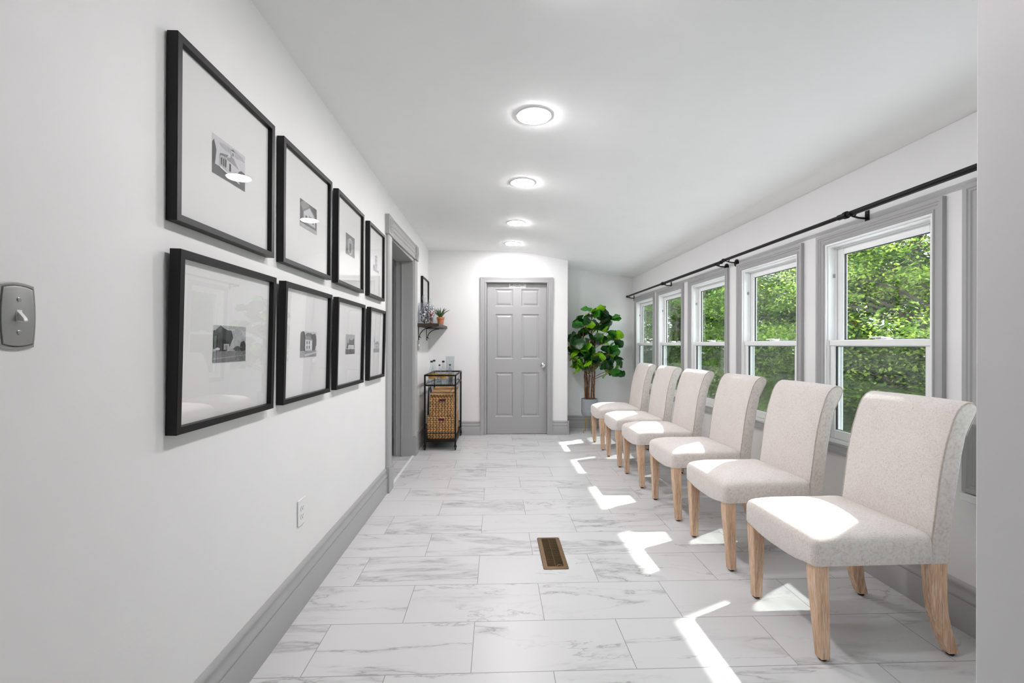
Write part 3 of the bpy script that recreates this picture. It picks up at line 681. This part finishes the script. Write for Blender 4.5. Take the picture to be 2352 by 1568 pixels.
# ---------------------------------------------------------------- curtain rods
def rod(y0, y1, ysp, z, label, disc):
    x = 1.878
    r = thing('curtain_rod', (x, (y0+y1)/2, z), label, 'curtain rod', 'black curtain rods over the windows')
    def yt(mb, ya, yb, rad, xx=x): mb.tube([(xx, ya, z), (xx, yb, z)], rad, 16)
    mb = MB(); yt(mb, y0, ysp, .0138); mb.build('outer_tube', 'black_metal', r, smooth=40)
    mb = MB(); yt(mb, ysp, y1, .0112); mb.build('inner_tube', 'black_metal', r, smooth=40)
    mb = MB(); yt(mb, ysp-.012, ysp+.012, .0195); yt(mb, ysp+.01, ysp+.055, .0145); mb.build('collar', 'black_metal', r, bevel=.003)
    for ye, s in ((y0, -1), (y1, 1)):
        mb = MB(); yt(mb, ye, ye+s*.02, .0155); yt(mb, ye+s*.02, ye+s*.028, .012); mb.build('end_cap', 'black_metal', r, bevel=.002)
    for yb in (y0+.05, ysp-.045, y1-.05):
        mb = MB()
        if abs(yb-disc) < .08: mb.tube([(XR-.0005, yb, z-.03), (XR-.009, yb, z-.03), (XR-.012, yb, z-.03)], [.030, .030, .02], 24)
        else: mb.box(XR-.006, XR-.0005, yb-.0125, yb+.0125, z-.068, z+.012)
        mb.tube([(XR-.004, yb, z-.03), (x+.03, yb, z-.026), (x, yb, z-.018)], .0055, 8)
        mb.tube([(x+.019*math.cos(a), yb, z+.019*math.sin(a)) for a in [PI+PI*k/8 for k in range(9)]], .004, 6)
        mb.build('bracket', 'black_metal', r, bevel=.001)
    return r
rod(1.0, 3.655, 2.36, 1.885, 'black curtain rod over the nearer windows, passing behind the grey wall end', 3.6)
rod(3.715, 6.38, 5.02, 1.878, 'black curtain rod over the three farthest windows', 3.76)

# ---------------------------------------------------------------- shelf and jars
r = thing('wall_shelf', (XL, 5.51, 1.24), 'dark wooden wall shelf on two curved black iron brackets', 'shelf')
mb = MB(); mb.box(XL+.001, -.629, 5.07, 5.95, 1.393, 1.425); mb.build('board', 'dark_wood', r, bevel=.002)
for y in (5.19, 5.80):
    mb = MB(); mb.box(XL+.0005, XL+.005, y-.012, y+.012, 1.24, 1.392); mb.box(XL+.005, XL+.215, y-.012, y+.012, 1.387, 1.392)
    mb.tube([(XL+.012+.15*(1-math.cos(a)), y, 1.265+.122*math.sin(a)) for a in [PI/2*k/10 for k in range(11)]], .005, 6)
    mb.tube([(XL+.012+.018*math.cos(a), y, 1.262+.014*math.sin(a)) for a in [2*PI*k/10 for k in range(9)]], .004, 6)
    mb.build('bracket', 'black_metal', r)
ZS = 1.4255
def jar(x, y, prof, lid, inner, label, cont, clabel, mats, ccat='candy'):
    r = thing('glass_jar', (x, y, ZS), label, 'jar', 'lidded glass candy jars on the shelf')
    mb = MB(); wall = prof+[(max(.004, q-.003), z) for q, z in prof[::-1] if z > .012]
    mb.lathe(x, y, [(q, ZS+z) for q, z in wall], 28); mb.build('jar_body', 'clear_glass', r, smooth=40)
    mb = MB(); mb.lathe(x, y, [(q, ZS+z) for q, z in lid], 24); mb.build('lid', 'clear_glass', r, smooth=40)
    mb = MB(); rd = random.Random(int(x*1000+y*77))
    z0, z1, rad = inner
    for k in range(60):
        rr_ = rad(z0+(z1-z0)*(k+.5)/60)*.82*math.sqrt(rd.random()); a = rd.random()*2*PI; z = ZS+z0+(z1-z0)*(k+.5)/60
        s = .0085; c0 = Vector((x+rr_*math.cos(a), y+rr_*math.sin(a), z)); ax_ = Vector((rd.uniform(-1, 1), rd.uniform(-1, 1), rd.uniform(-.6, .6))).normalized()*s*1.3
        mb.tube([c0-ax_, c0-ax_*.5, c0+ax_*.5, c0+ax_], [s*.5, s, s, s*.5], 7, k % len(mats))
    tag(mb.build('candy', mats, smooth=60), clabel, ccat, kind='stuff')
jar(-.815, 5.19, [(.045, 0), (.062, .004), (.064, .02), (.064, .2), (.055, .215), (.058, .222)], [(.056, .223), (.062, .226), (.060, .236), (.03, .243), (.012, .25), (.010, .262), (.019, .275), (.021, .295), (.012, .325), (.003, .332)],
    (.014, .185, lambda z: .058), 'tall cylindrical glass jar with pointed lid, nearest on the shelf', None, 'dark wrapped candies filling the nearest cylindrical jar', ['candy_dark', 'candy_white', 'candy_dark', 'print_3'])
jar(-.80, 5.47, [(.04, 0), (.055, .004), (.057, .02), (.057, .19), (.05, .205), (.053, .212)], [(.051, .213), (.057, .216), (.054, .228), (.014, .24), (.010, .255), (.018, .27), (.012, .288), (.003, .292)],
    (.014, .185, lambda z: .052), 'cylindrical glass jar with knobbed lid, between the two other jars', None, 'purple and white candies in the middle cylindrical jar', ['candy_dark', 'candy_red', 'candy_white'])
jar(-.755, 5.40-.09, [(.045, 0), (.048, .006), (.02, .02), (.014, .04), (.03, .07), (.052, .105), (.062, .14), (.056, .165), (.050, .172), (.054, .178)], [(.052, .179), (.056, .184), (.050, .20), (.030, .222), (.012, .232), (.009, .245), (.017, .258), (.012, .272), (.007, .285), (.011, .295), (.003, .303)],
    (.085, .168, lambda z: .018+.030*min(1, (z-.05)/.08)), 'footed vase-shaped glass jar with finial lid, beside the aloe pot', None, 'red and white mints in the footed jar', ['candy_red', 'candy_white', 'candy_red', 'candy_white'])
mb = MB(); mb.box(-.80, -.77, 5.62, 5.68, ZS, ZS+.09); tag(mb.build('candy_packet', 'candy_blue', bevel=.006), 'small dark blue packet standing on the shelf behind the glass jars', 'packet')
px_, py_ = -.698, 5.80
r = thing('potted_aloe', (px_, py_, ZS), 'small green aloe in a terracotta pot at the far end of the shelf', 'plant')
mb = MB(); mb.lathe(px_, py_, [(.030, ZS), (.032, ZS+.004), (.044, ZS+.085), (.049, ZS+.086), (.051, ZS+.112), (.045, ZS+.112), (.042, ZS+.095)], 28); mb.build('pot', 'terracotta', r, smooth=35)
mb = MB(); mb.lathe(px_, py_, [(.043, ZS+.088), (.043, ZS+.098)], 20); mb.build('soil', 'soil', r)
mb = MB(); rd = random.Random(4)
for k in range(13):
    a = k*2.4; t = .35+.75*(k/12); L_ = .15+.02*rd.random(); pts = []; rad = []
    for j in range(7):
        q = j/6; ang = PI/2-t*(.25+.75*q)
        pts.append((px_+math.cos(a)*L_*q*math.sin(t*(.35+.65*q)), py_+.9*math.sin(a)*L_*q*math.sin(t*(.35+.65*q)), ZS+.09+L_*q*math.cos(t*(.3+.7*q)*.95)))
        rad.append(.0105*(1-q)**.6+.0006)
    mb.tube(pts, rad, 7)
mb.build('leaves', 'aloe', r, smooth=60)

# ---------------------------------------------------------------- bar cart
cx0, cx1, cy0, cy1 = -.790, -.448, 5.115, 5.925
r = thing('bar_cart', ((cx0+cx1)/2, (cy0+cy1)/2, 0), 'black metal bar cart on casters in the left back corner', 'cart')
mb = MB(); q = .009
for x in (cx0, cx1):
    for y in (cy0, cy1): mb.box(x-q, x+q, y-q, y+q, .058, .848)
for z in (.841, .730):
    for y in (cy0, cy1): mb.box(cx0+q, cx1-q, y-q, y+q, z-q, z+q)
for z in (.841, .730, .106):
    for x in (cx0, cx1): mb.box(x-q*.8, x+q*.8, cy0+q, cy1-q, z-q, z+q)
for y in (cy0, cy1):
    mb.box(cx0+q, cx1-q, y-q, y+q, .106-q, .106+q); mb.box(cx0+q, cx1-q, y-.005, y+.005, .188, .199)
for x in (cx0,): mb.box(x-.005, x+.005, cy0+q, cy1-q, .188, .199)
mb.build('frame', 'black_metal', r, bevel=.001)
mb = MB(); mb.box(cx0+.006, cx1-.006, cy0+.006, cy1-.006, .732, .738); mb.build('glass_shelf', 'clear_glass', r)
mb = MB(); mb.box(cx0+.006, cx1-.006, cy0+.006, cy1-.006, .100, .112)
mb.build('lower_shelf', 'black_metal', r)
mb = MB()
for cc, ww in ((5.42, .16), (5.42, .10)):
    mb.tube([(cx0+.012, cc+ww*math.cos(a), .44+(.28 if ww > .12 else .24)*math.sin(a)) for a in [2*PI*k/36 for k in range(37)]], .0045, 6)
mb.build('side_hoop', 'black_metal', r)
for x in (cx0, cx1):
    for y in (cy0, cy1):
        mb = MB(); mb.box(x-.012, x+.012, y-.005, y+.012, .046, .060); mb.tube([(x-.011, y+.012, .028), (x-.011, y+.004, .05)], .004, 6); mb.tube([(x+.011, y+.012, .028), (x+.011, y+.004, .05)], .004, 6)
        ca = mb.build('caster', 'black_metal', r)
        mb = MB(); n = 20; mb.loft([[(x+t, y+.012+rd_*math.cos(2*PI*k/n), .0225+rd_*math.sin(2*PI*k/n)) for k in range(n)] for rd_, t in ((.018, -.008), (.0225, -.006), (.0225, .006), (.018, .008))]); mb.build('wheel', 'black_plastic', ca)
def basket(x0, x1, y0, y1, z0, z1, label, lid, hx):
    r = thing('wicker_basket', ((x0+x1)/2, (y0+y1)/2, z0), label, 'basket', 'woven wicker baskets on the bar cart')
    mb = MB(); b_ = .004
    rg = []
    H_ = z1-z0
    for i in range(9):
        t = i/8; e = b_*math.sin(PI*t)+.003*t
        rg.append(rr(x0-e, x1+e, y0-e, y1+e, .02, z0+H_*t))
    rg += [rr(x0+.012, x1-.012, y0+.012, y1-.012, .014, z1), rr(x0+.012, x1-.012, y0+.012, y1-.012, .014, z1-.1)]
    mb.loft(rg); bd = mb.build('basket_body', 'wicker', r, smooth=40)
    mb = MB(); mb.casing('Y', y0-.005, -1, hx-.034, hx+.034, z1-.052, z1-.024, [(0, .006), (.003, .009), (.006, .006)]); mb.build('handle_rim', 'wicker', bd)
    mb = MB(); mb.box(hx-.034, hx+.034, y0-.0095, y0-.001, z1-.052, z1-.024); mb.build('handle_hole', 'liner', bd)
    if lid:
        mb = MB(); L2 = y1-y0
        rg = []
        for dz in (0, .016):
            rg.append([(x, y, z1+dz+.002+.052*((y-y0)/L2)**.8*(1 if True else 0)) for x, y, _ in rr(x0-.004, x1+.004, y0+.02, y1+.004, .02, 0)])
        mb.loft(rg); mb.build('lid', 'wicker', r)
        mb = MB(); mb.box(x0+.014, x1-.014, y0+.014, y1-.014, z1-.03, z1-.004); mb.build('liner', 'liner', r)
    return r
basket(-.772, -.468, 5.19, 5.74, .1125, .372, 'lower wicker basket with dark handle hole, resting on the bottom cart shelf', False, -.615)
basket(-.748, -.474, 5.20, 5.72, .3735, .592, 'upper wicker basket with raised lid and purple liner, stacked on the other basket', True, -.60)
ZC = .7385
def bottle(x, y, k=1, label='', grp='water bottles on the bar cart'):
    r = thing('glass_bottle', (x, y, ZC), label, 'bottle', grp)
    pf = [(.018, .003), (.032, 0), (.036, .006), (.037, .05), (.037, .12), (.034, .145), (.024, .18), (.0145, .21), (.0125, .235), (.014, .24), (.0125, .25)]
    mb = MB(); mb.lathe(x, y, [(q*k, ZC+z*k) for q, z in pf], 24); mb.build('bottle_glass', 'clear_glass', r, smooth=45)
    mb = MB(); mb.lathe(x, y, [(.0150*k, ZC+.245*k), (.0155*k, ZC+.262*k), (.013*k, ZC+.265*k)], 18); mb.build('cap', 'black_plastic', r)
    mb = MB(); n = 24
    mb.loft([[(x+.0376*k*math.cos(2*PI*j/n), y+.0376*k*math.sin(2*PI*j/n), ZC+z*k) for j in range(n)] for z in (.062, .112)], False); mb.build('label_band', 'gold_label', r)
bottle(-.727, 5.20, 1, 'clear glass water bottle with gold label, front left on the cart')
bottle(-.72, 5.36, 1.02, 'clear glass water bottle just behind the front left one')
bottle(-.595, 5.21, 1.0, 'clear glass water bottle with gold label, front right on the cart')
bottle(-.68, 5.55, .78, 'short dark-capped bottle in the middle of the cart top, between the tall ones')
bottle(-.56, 5.62, .78, 'short dark-capped bottle standing behind the front right bottle')
for i, (x, y, rad, h, lb) in enumerate(((-.575, 5.78, .055, .30, 'tall clear glass cylinder at the back of the cart top'), (-.52, 5.33, .03, .085, 'low clear tumbler by the right rail of the cart top'), (-.655, 5.30, .03, .085, 'low clear tumbler between the front bottles'), (-.53, 5.48, .03, .085, 'low clear tumbler behind the one by the right rail'))):
    mb = MB(); mb.lathe(x, y, [(rad*.8, ZC), (rad*.9, ZC+.002), (rad, ZC+h), (rad-.002, ZC+h), (rad*.86, ZC+.01), (.002, ZC+.009)], 28)
    tag(mb.build('glass_cylinder' if i == 0 else 'tumbler', 'clear_glass', smooth=40), lb, 'vase' if i == 0 else 'glass', None if i == 0 else 'clear tumblers on the bar cart')

# ---------------------------------------------------------------- fiddle leaf fig
fx, fy = 1.278, 6.10
r = thing('fiddle_leaf_fig', (fx, fy, 0), 'tall fiddle-leaf fig with glossy green leaves in a ribbed grey pot on brass legs', 'plant')
mb = MB(); pf = [(.03, .215), (.07, .218), (.10, .24), (.109, .275)]
for k in range(14): z = .285+k*.012; pf += [(.1095, z), (.1115, z+.004), (.1115, z+.008), (.1095, z+.012)]
pf += [(.111, .455), (.111, .460), (.103, .460), (.101, .43)]
mb.lathe(fx, fy, pf, 36); pot = mb.build('pot', 'pot_grey', r, smooth=30)
mb = MB(); mb.lathe(fx, fy, [(.1, .43), (.1, .442)], 24); mb.build('soil', 'soil', r)
for a in (3.75, 4.75, .6, 1.9):
    mb = MB(); mb.tube([(fx+.055*math.cos(a), fy+.055*math.sin(a), .225), (fx+.115*math.cos(a), fy+.115*math.sin(a), .0)], [.007, .005], 8); mb.build('leg', 'brass', r)
def PXZ(px, py): return ((px-1137.8)*6.12/1039.7, 1.1865-(py-791.7)*.005886)
stems = [[(-.055, 0, .44), (-.06, .01, .8), (-.07, 0, 1.05), (-.09, .02, 1.45)], [(-.02, -.02, .44), (-.005, -.01, .75), (-.01, -.01, 1.05), (.03, 0, 1.4), (.02, 0, 1.72)], [(.02, -.03, .44), (.035, -.02, .8), (.06, 0, 1.1), (.13, 0, 1.5)], [(.06, 0, .44), (.065, 0, .7), (.075, .01, 1.0), (.06, .02, 1.3)], [(-.02, .04, .44), (-.03, .04, .75), (-.05, .05, 1.1), (-.15, .05, 1.4)]]
rd = random.Random(8)
for st in stems:
    pts = []; rad = []
    for i in range(len(st)-1):
        for j in range(8):
            t = j/8; a, b_ = st[i], st[i+1]
            pts.append((fx+a[0]+(b_[0]-a[0])*t+rd.uniform(-.003, .003), fy+a[1]+(b_[1]-a[1])*t+rd.uniform(-.003, .003), a[2]+(b_[2]-a[2])*t)); rad.append(.0125+rd.uniform(-.0015, .003)-.003*i)
    mb = MB(); mb.tube(pts, rad, 8); mb.build('stem', 'stem_bark', r, smooth=60)
def figleaf(mb, base, d, L_, Wd, mi, roll):
    d = Vector(d).normalized(); sd = d.cross(Vector((0, 0, 1)))
    if sd.length < .1: sd = Vector((1, 0, 0))
    sd.normalize(); sd = Matrix.Rotation(roll, 3, d) @ sd; up = sd.cross(d); n = 8
    base = Vector(base); vs = []
    prof_ = [.06, .30, .62, .72, .86, 1.0, .93, .62, .12]
    for i in range(n+1):
        t = i/n; w_ = Wd*.5*prof_[i]; c0 = base+d*L_*t+up*(-.22*L_*t*t)
        wob = .06*Wd*math.sin(i*2.1+roll*5)
        for u_, lift in ((-1, .20), (-.5, .05), (0, -.03), (.5, .05), (1, .20)):
            vs.append(c0+sd*w_*u_+up*(lift*w_+wob*abs(u_)))
    fs = [(i*5+j, i*5+j+1, (i+1)*5+j+1, (i+1)*5+j) for i in range(n) for j in range(4)]
    mb.add(vs, fs, mi)
    mb.tube([base-d*.035, base+d*.01], .003, 5, 3)
clusters = [(1364, 712, 6), (1372, 722, 5), (1350, 740, 4), (1310, 820, 5), (1308, 790, 4), (1345, 835, 5), (1365, 815, 5), (1355, 830, 4), (1322, 738, 3), (1338, 745, 5), (1400, 730, 5), (1378, 745, 5), (1362, 752, 5), (1312, 775, 5), (1330, 765, 4), (1352, 775, 4), (1392, 758, 5), (1408, 775, 5), (1312, 808, 5), (1332, 800, 5), (1358, 790, 5), (1385, 785, 5), (1345, 812, 4), (1398, 808, 6), (1412, 822, 5), (1318, 838, 6), (1338, 842, 5), (1372, 832, 4), (1385, 828, 3), (1402, 846, 4), (1420, 850, 4)]
mb = MB(); rd = random.Random(21)
for (px, pyy, cnt) in clusters:
    X_, Z_ = PXZ(px, pyy); Y_ = fy+rd.uniform(-.13, .14)
    for k in range(cnt):
        a = 2*PI*(k+rd.random()*.6)/cnt; el = rd.uniform(-.35, .95)
        d = Vector((math.cos(a)*math.cos(el), -abs(math.sin(a))*math.cos(el)*.7 if rd.random() < .6 else math.sin(a)*math.cos(el)*.5, math.sin(el)))
        L_ = rd.uniform(.135, .195); mi = rd.choice([0, 0, 0, 0, 1, 1, 2, 2])
        b0 = Vector((X_, Y_, Z_-.02))
        tip = b0+d*L_
        if tip.x < JX+.045: d.x = abs(d.x)*.3
        if tip.y > YN-.06: d.y = -abs(d.y)
        if (b0+d*L_).x > 1.74: d.x *= .3
        figleaf(mb, b0, d, L_, L_*.78, mi, rd.choice([-1, 1])*rd.uniform(.4, 1.5))
    # twig to a stem
    mb.tube([(X_, Y_, Z_-.02), ((X_+fx+.02)/2, (Y_+fy)/2, Z_-.07), (fx+.02, fy, Z_-.14)], .004, 5, 3)
mb.build('foliage', ['leaf_dark', 'leaf_mid', 'leaf_lime', 'stem_bark'], r, smooth=60)

# ---------------------------------------------------------------- outside
mb = MB(); mb.box(XR+.085, 60, -20, 70, -.6, -.5); lw = struct(mb.build('lawn', 'lawn', smooth=0))
mb = MB(); mb.box(XR+.095, 6.7, -6, 16, -.5, -.47); struct(mb.build('bounce_slab', 'bounce_pale', smooth=0))  # added slab hidden from the camera, throws sunlight up onto the ceiling
def tree_mesh(seed, nleaf, size, lobes, H_, R_, zb, mat, name='foliage'):
    rd = random.Random(seed); mb = MB(); cs = []
    for k in range(lobes):
        a = rd.random()*2*PI; t = rd.random(); z = zb+(H_-zb)*t; rr_ = R_*math.sqrt(rd.random())*(.55+.75*math.sin(PI*min(1, t*.85+.12)))
        cs.append((rr_*math.cos(a), rr_*math.sin(a), z, rd.uniform(.35, .75)))
    for k in range(nleaf):
        c = cs[k % lobes]; s = size*rd.uniform(.6, 1.25)
        g = [rd.gauss(0, .5) for _ in range(3)]
        p = Vector((c[0]+g[0]*c[3], c[1]+g[1]*c[3], c[2]+g[2]*c[3]*.42))
        d = Vector((rd.uniform(-1, 1), rd.uniform(-1, 1), rd.uniform(-.7, .35))).normalized(); s_ = d.cross(Vector((rd.uniform(-.6, .6), rd.uniform(-.6, .6), 1))).normalized()
        u_ = d.cross(s_)
        mb.add([p, p+d*s*.45+s_*s*.32+u_*s*.06, p+d*s, p+d*s*.45-s_*s*.32+u_*s*.06], [(0, 1, 2, 3)])
    return mb, cs
def make_tree(seed, loc, nleaf, size, lobes, H_, R_, zb, mat, label, trunk=.12, name='leafy_tree', grp='trees outside the windows', cat='tree'):
    r = thing(name, (0, 0, 0), label, cat, grp)
    mb, cs = tree_mesh(seed, nleaf, size, lobes, H_, R_, zb, mat); mb.build('foliage', mat, r, smooth=0)
    if trunk:
        rd = random.Random(seed+5); mb = MB()
        mb.tube([(0, 0, 0), (.05, .03, H_*.3), (-.04, .05, H_*.6), (.03, 0, H_*.92)], [trunk, trunk*.8, trunk*.5, .02], 8); tk = mb.build('trunk', 'tree_bark', r)
        mb = MB()
        for c in cs[:22]:
            z0 = max(.6, c[2]-.7-.3*rd.random()); mid = (c[0]*.5+rd.uniform(-.1, .1), c[1]*.5, (z0+c[2])/2+.12)
            mb.tube([(0, 0, z0), mid, (c[0], c[1], c[2])], [trunk*.32, trunk*.2, .008], 5)
        mb.build('branches', 'tree_bark', r)
    r.location = loc; return r
G = -.5
A = make_tree(1, (8.0, 7.7, G), 28000, .07, 95, 5.6, 2.4, .5, 'foliage_bright', 'bright green maple outside the nearest full window')
B = make_tree(2, (9.2, 12.6, G), 24000, .105, 90, 6.6, 2.1, .2, 'foliage_mid', 'mid green leafy tree beyond the windows')
D = make_tree(3, (13.0, 9.0, G), 15000, .22, 80, 9.5, 3.0, .0, 'foliage_deep', 'dark green tree standing behind the brighter ones', trunk=.2)
rd = random.Random(3)
for x, y, sc in ((9.0, 16.5, 1.0), (8.4, 20.5, 1.1), (9.6, 9.2, 1.0), (10.0, 25, 1.25), (7.6, 24.5, 1.0), (11.5, 21, 1.2), (9.5, 30, 1.4), (12.5, 15.5, 1.25)):
    k = copy_tree(B); k.location = (x, y, G); k.rotation_euler = (0, 0, rd.random()*6); k.scale = (sc,)*3
for x, y, sc in ((12.5, 13, 1.0), (14.5, 18, 1.1), (16, 12.5, 1.1), (14, 24, 1.2), (12.5, 30, 1.25), (10.5, 36, 1.4), (17.5, 30, 1.4), (15.5, 6, 1.0), (19, 20, 1.3), (12.0, 4.5, .9), (20, 38, 1.6)):
    k = copy_tree(D); k.location = (x, y, G); k.rotation_euler = (0, 0, rd.random()*6); k.scale = (sc,)*3
k = copy_tree(A); k.location = (8.2, 4.6, G); k.rotation_euler = (0, 0, 2.2); k['label'] = 'bright green maple to the right of the nearest one'
SH_ = make_tree(9, (6.4, 9.6, G), 5000, .09, 40, 1.9, 1.1, .1, 'foliage_mid', 'low leafy bush growing under the trees', trunk=0, name='leafy_bush', grp='bushes outside the windows', cat='bush')
for x, y, sc in ((8.0, 11.8, 1.2), (7.6, 14.6, 1.2), (9.2, 18.2, 1.3), (7.9, 7.6, 1.1), (6.9, 5.6, 1.0)):
    k = copy_tree(SH_); k.location = (x, y, G); k.rotation_euler = (0, 0, rd.random()*6); k.scale = (sc,)*3
